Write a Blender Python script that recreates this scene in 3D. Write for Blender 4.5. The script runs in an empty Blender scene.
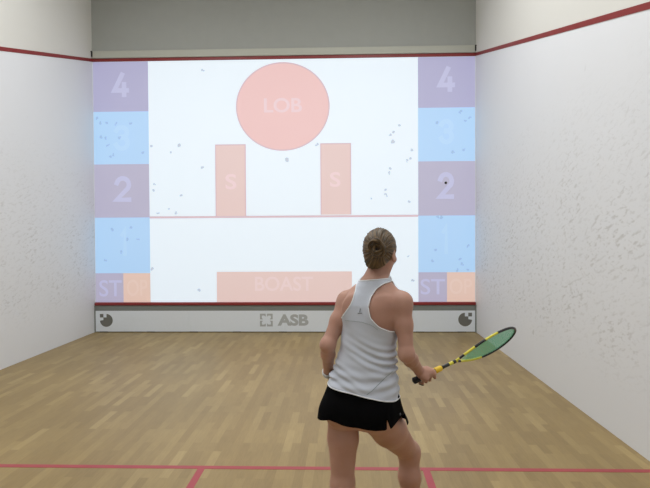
import bpy, bmesh, math, random
import numpy as np
from mathutils import Vector, Matrix, noise

random.seed(7)
COL = bpy.context.scene.collection

# ------------------------------------------------------------------ camera
F_PX, YAW, PITCH, ROLL = 561.8, 0.0323, 0.0191, -0.0054
CAM = Vector((4.205, -9.380, 1.652))
cF = Vector((-math.sin(YAW)*math.cos(PITCH), math.cos(YAW)*math.cos(PITCH), -math.sin(PITCH)))
cR0 = Vector((math.cos(YAW), math.sin(YAW), 0))
cU0 = cR0.cross(cF)
cR = cR0*math.cos(ROLL) + cU0*math.sin(ROLL)
cU = -cR0*math.sin(ROLL) + cU0*math.cos(ROLL)
cam_data = bpy.data.cameras.new('camera')
cam_data.sensor_width = 36
cam_data.lens = F_PX/650*36
cam_data.clip_start = 0.05
cam = bpy.data.objects.new('camera', cam_data)
M = Matrix((cR, cU, -cF)).transposed().to_4x4()
M.translation = CAM
cam.matrix_world = M
COL.objects.link(cam)
bpy.context.scene.camera = cam

def ray(px, py):
    return cF + cR*((px-325)/F_PX) - cU*((py-244)/F_PX)
def at(px, py, d):            # surveyed point at distance d in front of the camera
    return CAM + ray(px, py)*d
def on_y(px, py, y=0.0):      # surveyed point on the wall plane y
    r = ray(px, py)
    return CAM + r*((y-CAM.y)/r.y)

# ------------------------------------------------------------------ helpers
def link(name, me, m, parent=None, loc=None):
    o = bpy.data.objects.new(name, me)
    COL.objects.link(o)
    if m is not None:
        for mm in (m if isinstance(m, (list, tuple)) else [m]):
            o.data.materials.append(mm)
    if parent is not None:
        o.parent = parent
    if loc is not None:
        o.location = loc
    return o
def obj(name, bm, m, parent=None, loc=None, smooth=False, bev=0):
    me = bpy.data.meshes.new(name)
    bmesh.ops.recalc_face_normals(bm, faces=bm.faces[:])
    bm.to_mesh(me); bm.free()
    if smooth:
        for p in me.polygons: p.use_smooth = True
    o = link(name, me, m, parent, loc)
    if bev:
        b = o.modifiers.new('bevel', 'BEVEL'); b.width = bev; b.segments = 2; b.limit_method = 'ANGLE'
    return o
def pymesh(name, vs, fs, m, parent=None, loc=None, smooth=True):
    me = bpy.data.meshes.new(name)
    me.from_pydata([tuple(v) for v in vs], [], [tuple(f) for f in fs])
    me.update()
    if smooth:
        me.polygons.foreach_set('use_smooth', [True]*len(me.polygons))
    return link(name, me, m, parent, loc)
def empty(name, loc, label, cat, group=None):
    o = bpy.data.objects.new(name, None); COL.objects.link(o)
    o.location = loc; o.empty_display_size = .1
    o['label'] = label; o['category'] = cat
    if group: o['group'] = group
    return o
def box(bm, x0, x1, y0, y1, z0, z1):
    v = [bm.verts.new((x, y, z)) for z in (z0, z1) for x, y in ((x0, y0), (x1, y0), (x1, y1), (x0, y1))]
    for f in ((0,3,2,1), (4,5,6,7), (0,1,5,4), (1,2,6,5), (2,3,7,6), (3,0,4,7)):
        bm.faces.new([v[i] for i in f])
def prism_xz(bm, pts, y0, y1):
    a = [bm.verts.new((x, y0, z)) for x, z in pts]; b = [bm.verts.new((x, y1, z)) for x, z in pts]
    bm.faces.new(a); bm.faces.new(b[::-1])
    n = len(pts)
    for i in range(n):
        bm.faces.new((a[i], b[i], b[(i+1) % n], a[(i+1) % n]))
def tube(bm, pts, rs, seg=10, cap=True, mat=None):
    pts = [Vector(p) for p in pts]
    n = len(pts); rings = []
    if not isinstance(rs, (list, tuple)): rs = [rs]*n
    t0 = (pts[1]-pts[0]).normalized()
    up = Vector((0, 0, 1)) if abs(t0.z) < .9 else Vector((1, 0, 0))
    u = t0.cross(up).normalized()
    for i in range(n):
        t = (pts[min(i+1, n-1)]-pts[max(i-1, 0)]).normalized()
        u = (u - t*u.dot(t)).normalized(); w = t.cross(u)
        rings.append([bm.verts.new(pts[i]+(u*math.cos(a)+w*math.sin(a))*rs[i]) for a in [2*math.pi*k/seg for k in range(seg)]])
    for i in range(n-1):
        for k in range(seg):
            f = bm.faces.new((rings[i][k], rings[i][(k+1) % seg], rings[i+1][(k+1) % seg], rings[i+1][k]))
            if mat: f.material_index = mat(i)
    if cap:
        f1 = bm.faces.new(rings[0][::-1]); f2 = bm.faces.new(rings[-1])
        if mat: f1.material_index = mat(0); f2.material_index = mat(n-2)

# ------------------------------------------------------------------ materials
def new_mat(name):
    m = bpy.data.materials.new(name); m.use_nodes = True
    return m, m.node_tree.nodes, m.node_tree.links, m.node_tree.nodes['Principled BSDF']
def mat(name, col, rough=.6, emis=None, es=0, metal=0, spec=.5, var=0.0, vscale=20, bump=0.0, bscale=200):
    m, N, L, b = new_mat(name)
    b.inputs['Roughness'].default_value = rough
    b.inputs['Metallic'].default_value = metal
    b.inputs['Specular IOR Level'].default_value = spec
    tc = N.new('ShaderNodeTexCoord')
    no = N.new('ShaderNodeTexNoise'); no.inputs['Scale'].default_value = vscale; no.inputs['Detail'].default_value = 4
    L.new(tc.outputs['Object'], no.inputs['Vector'])
    mx = N.new('ShaderNodeMix'); mx.data_type = 'RGBA'
    mx.inputs['A'].default_value = (*[c*(1-var) for c in col], 1)
    mx.inputs['B'].default_value = (*[min(1, c*(1+var)) for c in col], 1)
    L.new(no.outputs['Fac'], mx.inputs['Factor']); L.new(mx.outputs['Result'], b.inputs['Base Color'])
    if emis:
        b.inputs['Emission Color'].default_value = (*emis, 1); b.inputs['Emission Strength'].default_value = es
    if bump:
        n2 = N.new('ShaderNodeTexNoise'); n2.inputs['Scale'].default_value = bscale
        L.new(tc.outputs['Object'], n2.inputs['Vector'])
        bp = N.new('ShaderNodeBump'); bp.inputs['Strength'].default_value = bump; bp.inputs['Distance'].default_value = .002
        L.new(n2.outputs['Fac'], bp.inputs['Height']); L.new(bp.outputs['Normal'], b.inputs['Normal'])
    return m
def math_node(N, L, op, a, b=None, clamp=False):
    n = N.new('ShaderNodeMath'); n.operation = op; n.use_clamp = clamp
    for i, v in enumerate((a, b)):
        if v is None: continue
        if isinstance(v, (int, float)): n.inputs[i].default_value = v
        else: L.new(v, n.inputs[i])
    return n.outputs[0]
def ramp(N, L, src, a, b, c0=0.0, c1=1.0):
    n = N.new('ShaderNodeMapRange'); n.interpolation_type = 'SMOOTHSTEP'
    L.new(src, n.inputs['Value'])
    for k, v in (('From Min', a), ('From Max', b), ('To Min', c0), ('To Max', c1)): n.inputs[k].default_value = v
    return n.outputs['Result']

def plaster(name, base, side, tilt=1.0, dens=1.0, upper=None):
    """white court plaster with grey ball scuffs; side: 'x' wall runs along y, 'y' wall runs along x"""
    m, N, L, b = new_mat(name)
    b.inputs['Roughness'].default_value = .55
    b.inputs['Specular IOR Level'].default_value = .25
    tc = N.new('ShaderNodeTexCoord'); sp = N.new('ShaderNodeSeparateXYZ'); L.new(tc.outputs['Object'], sp.inputs[0])
    run = sp.outputs['Y'] if side == 'x' else sp.outputs['X']; zz = sp.outputs['Z']
    cb = N.new('ShaderNodeCombineXYZ'); L.new(run, cb.inputs[0]); L.new(zz, cb.inputs[1])
    wn = N.new('ShaderNodeTexNoise'); wn.inputs['Scale'].default_value = 2.2; wn.inputs['Detail'].default_value = 2
    L.new(cb.outputs[0], wn.inputs['Vector'])
    def layer(ang, sx, sy, scale, lo, hi, off):
        mp = N.new('ShaderNodeMapping'); mp.inputs['Rotation'].default_value = (0, 0, ang)
        mp.inputs['Location'].default_value = (off, off*.7, 0)
        L.new(cb.outputs[0], mp.inputs['Vector'])
        mp2 = N.new('ShaderNodeMapping'); mp2.inputs['Scale'].default_value = (sx, sy, 1)
        L.new(mp.outputs[0], mp2.inputs['Vector'])
        no = N.new('ShaderNodeTexNoise'); no.inputs['Scale'].default_value = scale; no.inputs['Detail'].default_value = 2.5
        no.inputs['Roughness'].default_value = .55
        L.new(mp2.outputs[0], no.inputs['Vector'])
        return ramp(N, L, no.outputs['Fac'], lo, hi)
    s1 = layer(.30*tilt, .50, 1.4, 20, .53, .66, 3)
    s2 = layer(-.30*tilt, .50, 1.3, 31, .57, .69, 11)
    s3 = layer(1.0*tilt, .6, 1.3, 8.5, .68, .76, 23)
    s = math_node(N, L, 'MAXIMUM', s1, math_node(N, L, 'MULTIPLY', s2, .8))
    # where the balls land: a band from knee to head height, thinning upwards
    band = math_node(N, L, 'MULTIPLY', ramp(N, L, zz, .25, .95), ramp(N, L, zz, 3.3, 1.6))
    patch = ramp(N, L, wn.outputs['Fac'], .36, .62, .35, 1.0)
    s = math_node(N, L, 'MULTIPLY', math_node(N, L, 'MULTIPLY', s, band), patch)
    s3 = math_node(N, L, 'MULTIPLY', s3, math_node(N, L, 'MULTIPLY', ramp(N, L, zz, 4.2, 2.0), ramp(N, L, zz, .1, .5)))
    s = math_node(N, L, 'MAXIMUM', s, math_node(N, L, 'MULTIPLY', s3, .75))
    s = math_node(N, L, 'MULTIPLY', s, dens, clamp=True)
    lg = N.new('ShaderNodeTexNoise'); lg.inputs['Scale'].default_value = .9; lg.inputs['Detail'].default_value = 3
    L.new(cb.outputs[0], lg.inputs['Vector'])
    mx0 = N.new('ShaderNodeMix'); mx0.data_type = 'RGBA'
    mx0.inputs['A'].default_value = (*[c*.96 for c in base], 1); mx0.inputs['B'].default_value = (*base, 1)
    L.new(lg.outputs['Fac'], mx0.inputs['Factor'])
    src = mx0.outputs['Result']
    mx = N.new('ShaderNodeMix'); mx.data_type = 'RGBA'
    L.new(src, mx.inputs['A']); mx.inputs['B'].default_value = (base[0]*.75, base[1]*.74, base[2]*.72, 1)
    L.new(s, mx.inputs['Factor'])
    out = mx.outputs['Result']
    if upper:       # unpainted strip above the sloping out line
        if side == 'x':
            lim = math_node(N, L, 'SUBTRACT', zz, math_node(N, L, 'ADD', math_node(N, L, 'MULTIPLY', run, .25026), 4.585))
        else:
            lim = math_node(N, L, 'SUBTRACT', zz, 4.585)
        f = ramp(N, L, lim, -.005, .005)
        m3 = N.new('ShaderNodeMix'); m3.data_type = 'RGBA'; L.new(f, m3.inputs['Factor'])
        L.new(out, m3.inputs['A']); m3.inputs['B'].default_value = (*upper, 1); out = m3.outputs['Result']
    L.new(out, b.inputs['Base Color'])
    fine = N.new('ShaderNodeTexNoise'); fine.inputs['Scale'].default_value = 60; L.new(cb.outputs[0], fine.inputs['Vector'])
    bp = N.new('ShaderNodeBump'); bp.inputs['Strength'].default_value = .15; bp.inputs['Distance'].default_value = .002
    L.new(fine.outputs['Fac'], bp.inputs['Height']); L.new(bp.outputs['Normal'], b.inputs['Normal'])
    return m

def parquet():
    m, N, L, b = new_mat('oak parquet')
    tc = N.new('ShaderNodeTexCoord')
    mp = N.new('ShaderNodeMapping'); mp.inputs['Rotation'].default_value = (0, 0, math.pi/2)
    L.new(tc.outputs['Object'], mp.inputs['Vector'])
    br = N.new('ShaderNodeTexBrick')
    br.offset = .37; br.offset_frequency = 2
    br.inputs['Color1'].default_value = (0, 0, 0, 1); br.inputs['Color2'].default_value = (1, 1, 1, 1)
    br.inputs['Mortar'].default_value = (.35, .35, .35, 1)
    br.inputs['Scale'].default_value = 1; br.inputs['Mortar Size'].default_value = .0006
    br.inputs['Brick Width'].default_value = .47; br.inputs['Row Height'].default_value = .0655; br.inputs['Bias'].default_value = -.1
    L.new(mp.outputs[0], br.inputs['Vector'])
    cr = N.new('ShaderNodeValToRGB'); e = cr.color_ramp.elements
    e[0].color = FLOOR0; e[1].color = FLOOR1
    for p, c in ((.45, FLOOR2), (.8, FLOOR3)):
        k = cr.color_ramp.elements.new(p); k.color = c
    L.new(br.outputs['Color'], cr.inputs['Fac'])
    mp2 = N.new('ShaderNodeMapping'); mp2.inputs['Scale'].default_value = (14, 1.2, 1); L.new(tc.outputs['Object'], mp2.inputs['Vector'])
    gr = N.new('ShaderNodeTexNoise'); gr.inputs['Scale'].default_value = 6; gr.inputs['Detail'].default_value = 5
    L.new(mp2.outputs[0], gr.inputs['Vector'])
    lg = N.new('ShaderNodeTexNoise'); lg.inputs['Scale'].default_value = .8; L.new(tc.outputs['Object'], lg.inputs['Vector'])
    k = math_node(N, L, 'MULTIPLY', ramp(N, L, gr.outputs['Fac'], .3, .7, .94, 1.05), ramp(N, L, lg.outputs['Fac'], .3, .7, .93, 1.05))
    vm = N.new('ShaderNodeVectorMath'); vm.operation = 'SCALE'; L.new(cr.outputs['Color'], vm.inputs[0]); L.new(k, vm.inputs['Scale'])
    L.new(vm.outputs[0], b.inputs['Base Color'])
    b.inputs['Roughness'].default_value = .42
    b.inputs['Specular IOR Level'].default_value = .35
    return m
FLOOR0 = (.268, .184, .071, 1); FLOOR1 = (.42, .307, .134, 1); FLOOR2 = (.30, .209, .082, 1); FLOOR3 = (.335, .237, .095, 1)

WALLC = (.785, .80, .825)
m_left = plaster('white plaster with scuffs left', WALLC, 'x', tilt=-1, dens=.75, upper=(.70, .69, .645))
m_right = plaster('white plaster with scuffs right', WALLC, 'x', tilt=1, dens=.95, upper=(.70, .69, .645))
m_front = plaster('white plaster front', WALLC, 'y', dens=.3)
m_back = mat('grey back wall', (.50, .50, .50), .6, var=.03)
m_floor = parquet()
m_ceil = mat('matte white ceiling', (.62, .62, .60), .8, var=.02)
m_grey = mat('grey headboard paint', (.36, .37, .345), .75, var=.04, vscale=6)
m_batten = mat('pale batten paint', (.47, .475, .41), .6, var=.03)
m_red = mat('dark red court paint', (.235, .020, .020), .45, var=.12, vscale=3)
m_fline = mat('red floor line paint', (.36, .045, .055), .45, var=.12, vscale=8)
m_black = mat('black plastic', (.012, .012, .013), .4)

# ------------------------------------------------------------------ court shell (front wall at y=0, squash court 6.4 x 9.75 m)
W, LEN, H = 6.4, 9.75, 6.1
def struct(name, bm, m, parent=None):
    o = obj(name, bm, m, parent)
    if parent is None: o['kind'] = 'structure'
    return o
def slab(name, m, *b):
    bm = bmesh.new(); box(bm, *b); return struct(name, bm, m)
floor = slab('floor', m_floor, -.2, W+.2, -LEN-.2, .2, -.1, 0)
wall_left = slab('wall_left', m_left, -.2, 0, -LEN, 0, 0, H)
wall_right = slab('wall_right', m_right, W, W+.2, -LEN, 0, 0, H)
wall_front = slab('wall_front', m_front, -.2, W+.2, 0, .2, 0, H)
wall_back = slab('wall_back', m_back, -.2, W+.2, -LEN-.2, -LEN, 0, H)
ceiling = slab('ceiling', m_ceil, -.2, W+.2, -LEN-.2, .2, H, H+.1)

# out lines
bm = bmesh.new(); box(bm, 0, W, -.008, 0, 4.555, 4.607); obj('out_line', bm, m_red, wall_front)
for x0, x1, wl in ((0, .004, wall_left), (W-.004, W, wall_right)):
    bm = bmesh.new()
    za, zb = 4.558, 4.558-.25026*LEN
    v = []
    for x in (x0, x1):
        v.append([bm.verts.new(p) for p in ((x, 0, za), (x, -LEN, zb), (x, -LEN, zb+.052), (x, 0, za+.052))])
    bm.faces.new(v[0]); bm.faces.new(v[1][::-1])
    for i in range(4): bm.faces.new((v[0][i], v[1][i], v[1][(i+1) % 4], v[0][(i+1) % 4]))
    obj('out_line', bm, m_red, wl)
# grey headboard over the out line, pale batten below it, small black brackets at its ends
bm = bmesh.new(); box(bm, 0, W, -.012, 0, 4.725, H); o = obj('upper_panel', bm, m_grey, wall_front)
bm = bmesh.new(); box(bm, .0, W, -.035, 0, 4.608, 4.725); o = obj('batten', bm, m_batten, None, bev=.004)
o.name = 'trim_1'; o['kind'] = 'structure'
for x in (.0, W-.022):
    bm = bmesh.new(); box(bm, x, x+.022, -.05, -.035, 4.628, 4.72); box(bm, x, x+.022, -.062, -.035, 4.70, 4.72)
    obj('bracket', bm, m_black, o)
# floor lines
def fl(name, x0, x1, y0, y1):
    bm = bmesh.new(); box(bm, x0, x1, y0, y1, -.002, .0015); obj(name, bm, m_fline, floor)
fl('short_line', 0, W, -5.49, -5.44)
fl('half_court_line', W/2-.025, W/2+.025, -LEN, -5.49)
fl('service_box_line', 4.75, 4.80, -7.14, -5.49)
fl('service_box_line', 1.60, 1.65, -7.14, -5.49)
fl('service_box_line', 4.80, W, -7.14, -7.09)
fl('service_box_line', 0, 1.60, -7.14, -7.09)

# ------------------------------------------------------------------ tin
tin = empty('tin_board', (W/2, 0, 0), 'low white tin board with red top rail along the foot of the front wall', 'tin')
m_tin = mat('white tin panel', (.74, .79, .84), .4, var=.02)
m_tgrey = mat('grey tin trim and rail shade', (.20, .215, .20), .5)
m_logo = mat('grey print', (.155, .155, .135), .5)
m_logo2 = mat('pale grey print', (.42, .44, .44), .5)
TL = lambda o: setattr(o, 'location', (-W/2, 0, 0))
bm = bmesh.new()
for k in range(4):
    box(bm, .02+k*(W-.04)/4+.001, .02+(k+1)*(W-.04)/4-.001, -.045, 0, .012, .362)
TL(obj('panel', bm, m_tin, tin))
bm = bmesh.new(); box(bm, 0, W, -.04, 0, .362, .452); TL(obj('rail_shade_strip', bm, m_tgrey, tin))  # grey strip painted in for the shade beneath the red rail
bm = bmesh.new(); prism = [(-.045, .452), (-.06, .462), (-.06, .490), (-.045, .502), (0, .502), (0, .452)]
a = [bm.verts.new((0.012, y, z)) for y, z in prism]; c = [bm.verts.new((W-.012, y, z)) for y, z in prism]
bm.faces.new(a); bm.faces.new(c[::-1])
for i in range(6): bm.faces.new((a[i], c[i], c[(i+1) % 6], a[(i+1) % 6]))
TL(obj('top_rail', bm, m_red, tin))
for x0 in (0, W-.02):
    bm = bmesh.new(); box(bm, x0, x0+.02, -.05, 0, 0, .452); TL(obj('end_trim', bm, m_tgrey, tin))
m_gap = mat('dark rubber foot', (.03, .03, .025), .7)
for px in (104, 151, 194, 237, 283, 330, 420, 462):
    X = on_y(px, 331, -.045).x
    bm = bmesh.new(); box(bm, X-.07, X+.07, -.047, -.01, 0, .014); TL(obj('foot', bm, m_gap, tin))
bm = bmesh.new(); box(bm, .02, W-.02, -.03, -.0, .0, .012); TL(obj('base_gap', bm, m_gap, tin))

def text_mesh(name, s, x0, x1, z0, z1, y, m, parent, off=0.0, loc=(0, 0, 0), th=.0003):
    """flat lettering fitted into the rectangle x0..x1, z0..z1 on the plane y"""
    cu = bpy.data.curves.new(name, 'FONT'); cu.body = s; cu.offset = off; cu.resolution_u = 6
    t = bpy.data.objects.new('tmp', cu); COL.objects.link(t)
    dg = bpy.context.evaluated_depsgraph_get(); dg.update()
    me = bpy.data.meshes.new_from_object(t.evaluated_get(dg)); bpy.data.objects.remove(t)
    co = np.zeros(len(me.vertices)*3); me.vertices.foreach_get('co', co); co = co.reshape(-1, 3)
    mn, mxx = co.min(0), co.max(0)
    out = np.zeros_like(co)
    out[:, 0] = x0+(co[:, 0]-mn[0])/(mxx[0]-mn[0])*(x1-x0)
    out[:, 2] = z0+(co[:, 1]-mn[1])/(mxx[1]-mn[1])*(z1-z0)
    out[:, 1] = y
    me.vertices.foreach_set('co', out.ravel()); me.polygons.foreach_set('use_smooth', [False]*len(me.polygons)); me.update()
    o = link(name, me, m, parent, loc)
    sd = o.modifiers.new('thick', 'SOLIDIFY'); sd.thickness = th; sd.offset = 0
    return o
def R(px0, px1, py0, py1, y=0):      # photo rectangle -> wall rectangle
    a, b = on_y(px0, (py0+py1)/2, y), on_y(px1, (py0+py1)/2, y)
    c, d = on_y((px0+px1)/2, py1, y), on_y((px0+px1)/2, py0, y)
    return a.x, b.x, c.z, d.z
x0, x1, z0, z1 = R(277.5, 308.5, 314.3, 325.8, -.046)
o = text_mesh('lettering', 'ASB', x0, x1, z0, z1, -.0455, m_logo2, tin, .045, (-W/2, 0, 0))
# bracket emblem left of the letters: four corner pieces with notches pointing to the middle
x0, x1, z0, z1 = R(260, 272.7, 314.3, 325.8, -.046)
bm = bmesh.new(); cx, cz, r = (x0+x1)/2, (z0+z1)/2, (x1-x0)/2; t = r*.30
for sx in (-1, 1):
    for sz in (-1, 1):
        P = [(1, 1), (.10, 1), (.10, .52), (.34, .72), (.70, .70), (.72, .34), (.52, .10), (1, .10)]
        prism_xz(bm, [(cx+sx*p*r, cz+sz*q*r) for p, q in P], -.0465, -.045)
TL(obj('emblem', bm, m_logo2, tin))
for (a0, a1, b0, b1, s) in ((100, 112.7, 313.8, 327, -1), (458.3, 472, 312.8, 326.2, 1)):
    x0, x1, z0, z1 = R(a0, a1, b0, b1, -.046); cx, cz, r = (x0+x1)/2, (z0+z1)/2, (x1-x0)/2
    q = r*.46
    bm = bmesh.new()
    # disc with a stepped bite out of its upper outer corner, and one loose square in the corner
    pts = []
    a_hi = math.asin(.04); a_lo = math.pi/2-a_hi
    for k in range(49):
        a = math.pi/2 + a_hi + (2*math.pi-math.pi/2-2*a_hi)*k/48
        pts.append((cx+s*math.cos(a)*r, cz+math.sin(a)*r))
    pts += [(cx+s*q, cz+0.04*r), (cx+s*q, cz+q), (cx-s*.04*r, cz+q)]
    prism_xz(bm, pts, -.0465, -.045)
    prism_xz(bm, [(cx+s*q, cz+q), (cx+s*r, cz+q), (cx+s*r, cz+r), (cx+s*q, cz+r)], -.0465, -.045)
    TL(obj('ball_emblem', bm, m_logo, tin))

# ------------------------------------------------------------------ projector light painted as emission: display covering the hitting wall
LUM = 1.0
def glow(name, col, es=1.0):
    return mat(name, (.42, .42, .42), .8, emis=col, es=es*LUM, spec=.15)
def lin(r, g, b, k=1.0):
    f = lambda c: ((c/255+.055)/1.055)**2.4 if c > 10 else c/255/12.92
    return tuple(max(0, f(c)*k) for c in (r, g, b))
AMB = (.268, .264, .268)        # light the room lamps already add on this wall
def g_mat(name, r, g, b):
    c = lin(r, g, b); return glow(name, tuple(max(0.002, v-a) for v, a in zip(c, AMB)))
d_white = g_mat('display white', 233, 243, 252)
d_purple = g_mat('display lilac', 178, 176, 207)
d_purple2 = g_mat('display greyish lilac', 184, 180, 203)
d_blue = g_mat('display sky blue', 180, 213, 247)
d_pink = g_mat('display pink', 233, 196, 196)
d_pink2 = g_mat('display pale pink', 227, 202, 199)
d_orange = g_mat('display peach', 227, 199, 188)
d_num = g_mat('display pale lilac numeral', 194, 194, 224)
d_numb = g_mat('display pale blue numeral', 186, 217, 251)
d_line = g_mat('display line', 214, 188, 198)
d_txt = g_mat('display pale text', 235, 208, 212)
d_txtd = g_mat('display rose text', 232, 209, 210)
d_txto = g_mat('display peach text', 230, 204, 195)

DX0, DX1 = .012, W-.012
disp = empty('projected_light_panels', (W/2, -.002, .48), 'projector light painted as glowing training display with scoring tiles and pink targets on the front wall', 'projection')
DL = (-W/2, .002, -.48)
y1_, y2_, y3_ = -.0060, -.0064, -.0068
bm = bmesh.new(); box(bm, DX0, DX1, y1_, -.0005, .504, 4.550); obj('white_field', bm, d_white, disp, DL)
xl = (on_y(148, 63).x+on_y(150.8, 300).x)/2; xr = (on_y(418, 60).x+on_y(418.3, 300).x)/2
def rowz(pl, pr): return (on_y(120, pl).z+on_y(447, pr).z)/2
rows = [4.550, rowz(112.3, 107), rowz(164.5, 161), rowz(217.9, 215.2), rowz(273.5, 271.8), .504]
def tile(name, xa, xb, za, zb, m, label=None):
    bm = bmesh.new(); box(bm, xa, xb, y2_, y1_, za, zb); o = obj(name, bm, m, disp, DL)
    if label: o['label'] = label
    return o
def strokes(name, segs, x0, x1, z0, z1, w, m, parent):
    """round-ended strokes in a unit box"""
    bm = bmesh.new()
    for n_, pl in enumerate(segs):
        P = [Vector((x0+w/2+(x1-x0-w)*u, z0+w/2+(z1-z0-w)*v)) for u, v in pl]
        D = [(b-a).normalized() for a, b in zip(P, P[1:])]
        P[0] -= D[0]*w/2; P[-1] += D[-1]*w/2
        Lf, Rt = [], []
        for k, p in enumerate(P):
            d0, d1 = D[max(k-1, 0)], D[min(k, len(D)-1)]
            na, nb = Vector((-d0.y, d0.x)), Vector((-d1.y, d1.x)); m_ = (na+nb).normalized()
            l = min(1/max(m_.dot(na), .3), 2.2)*w/2
            Lf.append(p+m_*l); Rt.append(p-m_*l)
        yy = y3_-.0002*n_
        a = [[bm.verts.new((q.x, y, q.y)) for q in S_] for y in (yy, y2_-.0001) for S_ in (Lf, Rt)]
        for k in range(len(P)-1):
            bm.faces.new((a[0][k], a[0][k+1], a[1][k+1], a[1][k])); bm.faces.new((a[2][k], a[3][k], a[3][k+1], a[2][k+1]))
            bm.faces.new((a[0][k], a[2][k], a[2][k+1], a[0][k+1])); bm.faces.new((a[1][k], a[1][k+1], a[3][k+1], a[3][k]))
        for k in (0, len(P)-1): bm.faces.new((a[0][k], a[1][k], a[3][k], a[2][k]))
    return obj(name, bm, m, parent)
arc = lambda cx, cy, rx, ry, a0, a1, n=10: [(cx+rx*math.cos(math.radians(a0+(a1-a0)*k/n)), cy+ry*math.sin(math.radians(a0+(a1-a0)*k/n))) for k in range(n+1)]
G = {'4': [[(.62, 1), (0, .22), (1, .22)], [(.78, .52), (.78, 0)]],
     '2': [arc(.5, .70, .5, .30, 165, -35)+[(0, 0), (1, 0)]],
     '3': [arc(.5, .76, .46, .24, 160, -90), arc(.5, .27, .5, .27, 90, -160)],
     '1': [[(0, .8), (1, 1), (1, 0)]]}
num_px = {('l', 0): (112.2, 129.2, 72.6, 97.2), ('l', 1): (113.5, 130, 125, 151), ('l', 2): (114.6, 131.4, 176, 202), ('l', 3): (120.5, 127, 228, 256),
          ('r', 0): (437.5, 455, 66.6, 92), ('r', 1): (438.5, 454, 119, 144.5), ('r', 2): (437.8, 454, 172, 199), ('r', 3): (441.5, 448, 224.5, 254)}
for side, xa, xb in (('l', DX0, xl), ('r', xr, DX1)):
    for i, dgt in enumerate('4321'):
        o = tile('score_tile', xa, xb, rows[i+1], rows[i], (d_purple, d_blue, d_purple2, d_blue)[i],
                 'lilac score tile' if i in (0, 2) else 'sky blue score tile')
        c = R(*num_px[(side, i)])
        strokes('numeral', G[dgt], *c, .078 if dgt != '1' else .065, d_num if i in (0, 2) else d_numb, o)
    mid = on_y(123.6 if side == 'l' else 446.9, 290).x
    o1 = tile('stop_tile', xa, mid, rows[5], rows[4], d_purple2, 'lilac half of the stop tile')
    o2 = tile('stop_tile', mid, xb, rows[5], rows[4], d_orange, 'peach half of the stop tile')
    if side == 'l': ca, cb_ = R(99.5, 122, 280, 296.5), R(127, 147.5, 279.5, 296)
    else: ca, cb_ = R(420.5, 445, 278.8, 294.5), R(449.5, 472, 278.5, 294)
    text_mesh('lettering', 'ST', *ca, y3_+.0002, d_num, o1, .01)
    text_mesh('lettering', 'OP', *cb_, y3_+.0002, d_txto, o2, .01)
# projected targets
cc = on_y(282.7, 106.6); rx = on_y(329.7, 106.6).x-cc.x; rz = on_y(282.7, 62.2).z-cc.z
def ellipse(rx, rz, n=96): return [(cc.x+rx*math.cos(2*math.pi*k/n), cc.z+rz*math.sin(2*math.pi*k/n)) for k in range(n)]
bm = bmesh.new(); prism_xz(bm, ellipse(rx, rz), y2_, y1_); o = obj('projected_target_circle', bm, g_mat('display rose circle', 233, 194, 194), disp, DL); o['label'] = 'pink round projected target'
m_edge = g_mat('display target outline', 214, 184, 194)
bm = bmesh.new(); E1, E2 = ellipse(rx, rz), ellipse(rx-.022, rz-.022)
a = [bm.verts.new((x, y3_+.0003, z)) for x, z in E1]; b_ = [bm.verts.new((x, y3_+.0003, z)) for x, z in E2]
for i in range(96): bm.faces.new((a[i], a[(i+1) % 96], b_[(i+1) % 96], b_[i]))
e = obj('outline', bm, m_edge, o); sd = e.modifiers.new('t', 'SOLIDIFY'); sd.thickness = .0003
text_mesh('lettering', 'LOB', *R(264, 302, 98, 112.6), y3_+.0002, g_mat('display circle text', 234, 206, 212), o, .02)
for px in ((215.4, 246.1, 144.4, 216, 225.5, 236.5, 174, 189.5), (320.4, 351.3, 143.2, 214.6, 330, 340.5, 172, 187)):
    x0, x1, z0, z1 = R(*px[:4])
    o = tile('target_bar', x0, x1, z0, z1, d_pink2, 'upright pink target bar')
    o.data.materials[0] = g_mat('display bar pink', 226, 200, 198)
    bm = bmesh.new()
    for q in ((x0, x0+.018, z0, z1), (x1-.018, x1, z0, z1), (x0+.018, x1-.018, z1-.018, z1)): box(bm, q[0], q[1], y3_+.0002, y2_, q[2], q[3])
    obj('outline', bm, m_edge, o)
    text_mesh('lettering', 'S', *R(*px[4:]), y3_+.0002, d_txt, o, .02)
x0, x1, z0, z1 = R(216.8, 352, 271.5, 302.5); z0 = .504
o = tile('target_bar', x0, x1, z0, z1, d_pink2, 'wide low pink target bar')
text_mesh('lettering', 'BOAST', *R(255, 313, 276.5, 291), y3_+.0002, d_txtd, o, .015)
zc = (on_y(151, 218).z+on_y(417, 215.2).z)/2
tile('projected_service_line', xl, xr, zc-.018, zc+.018, d_line, 'thin pink projected line')
# small grey ball marks, with emission standing in for projector light on them
m_mark = mat('ball mark', (.30, .30, .30), .8, emis=(.36, .41, .50), es=LUM)
m_mark2 = mat('ball mark in blue glow', (.30, .30, .30), .8, emis=(.17, .35, .56), es=LUM)
marks = [(203,70),(151.7,146),(179.5,145),(170.5,152),(202,168),(155,184),(153,190),(180.7,196),(169,208),(158,213),(176,213),(152,269),(198.6,290),
 (399,126),(393,132),(390,135.5),(393,142),(412,150),(410,159),(407,161),(390.6,169),(389,173),(385,189),(386,195),(372,198),(409.5,202),(317,144.5),
 (287.5,160),(409,256),(413,281),(100,123),(107,123),(116,124),(131,123),(102,137),(106,138),(120,138),(108,145),(110,157),(113,155),(143,152),(97,118),
 (112,229),(131,228),(106,260),(121,252),(128,239),(138,239),(460,112),(465,120),(470,118),(453,152),(464,150),(437,123),(436,249),(468,246),(460,259),(462,264),(468,269),(458,270),(432,261),(438,217),(441,217)]
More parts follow.
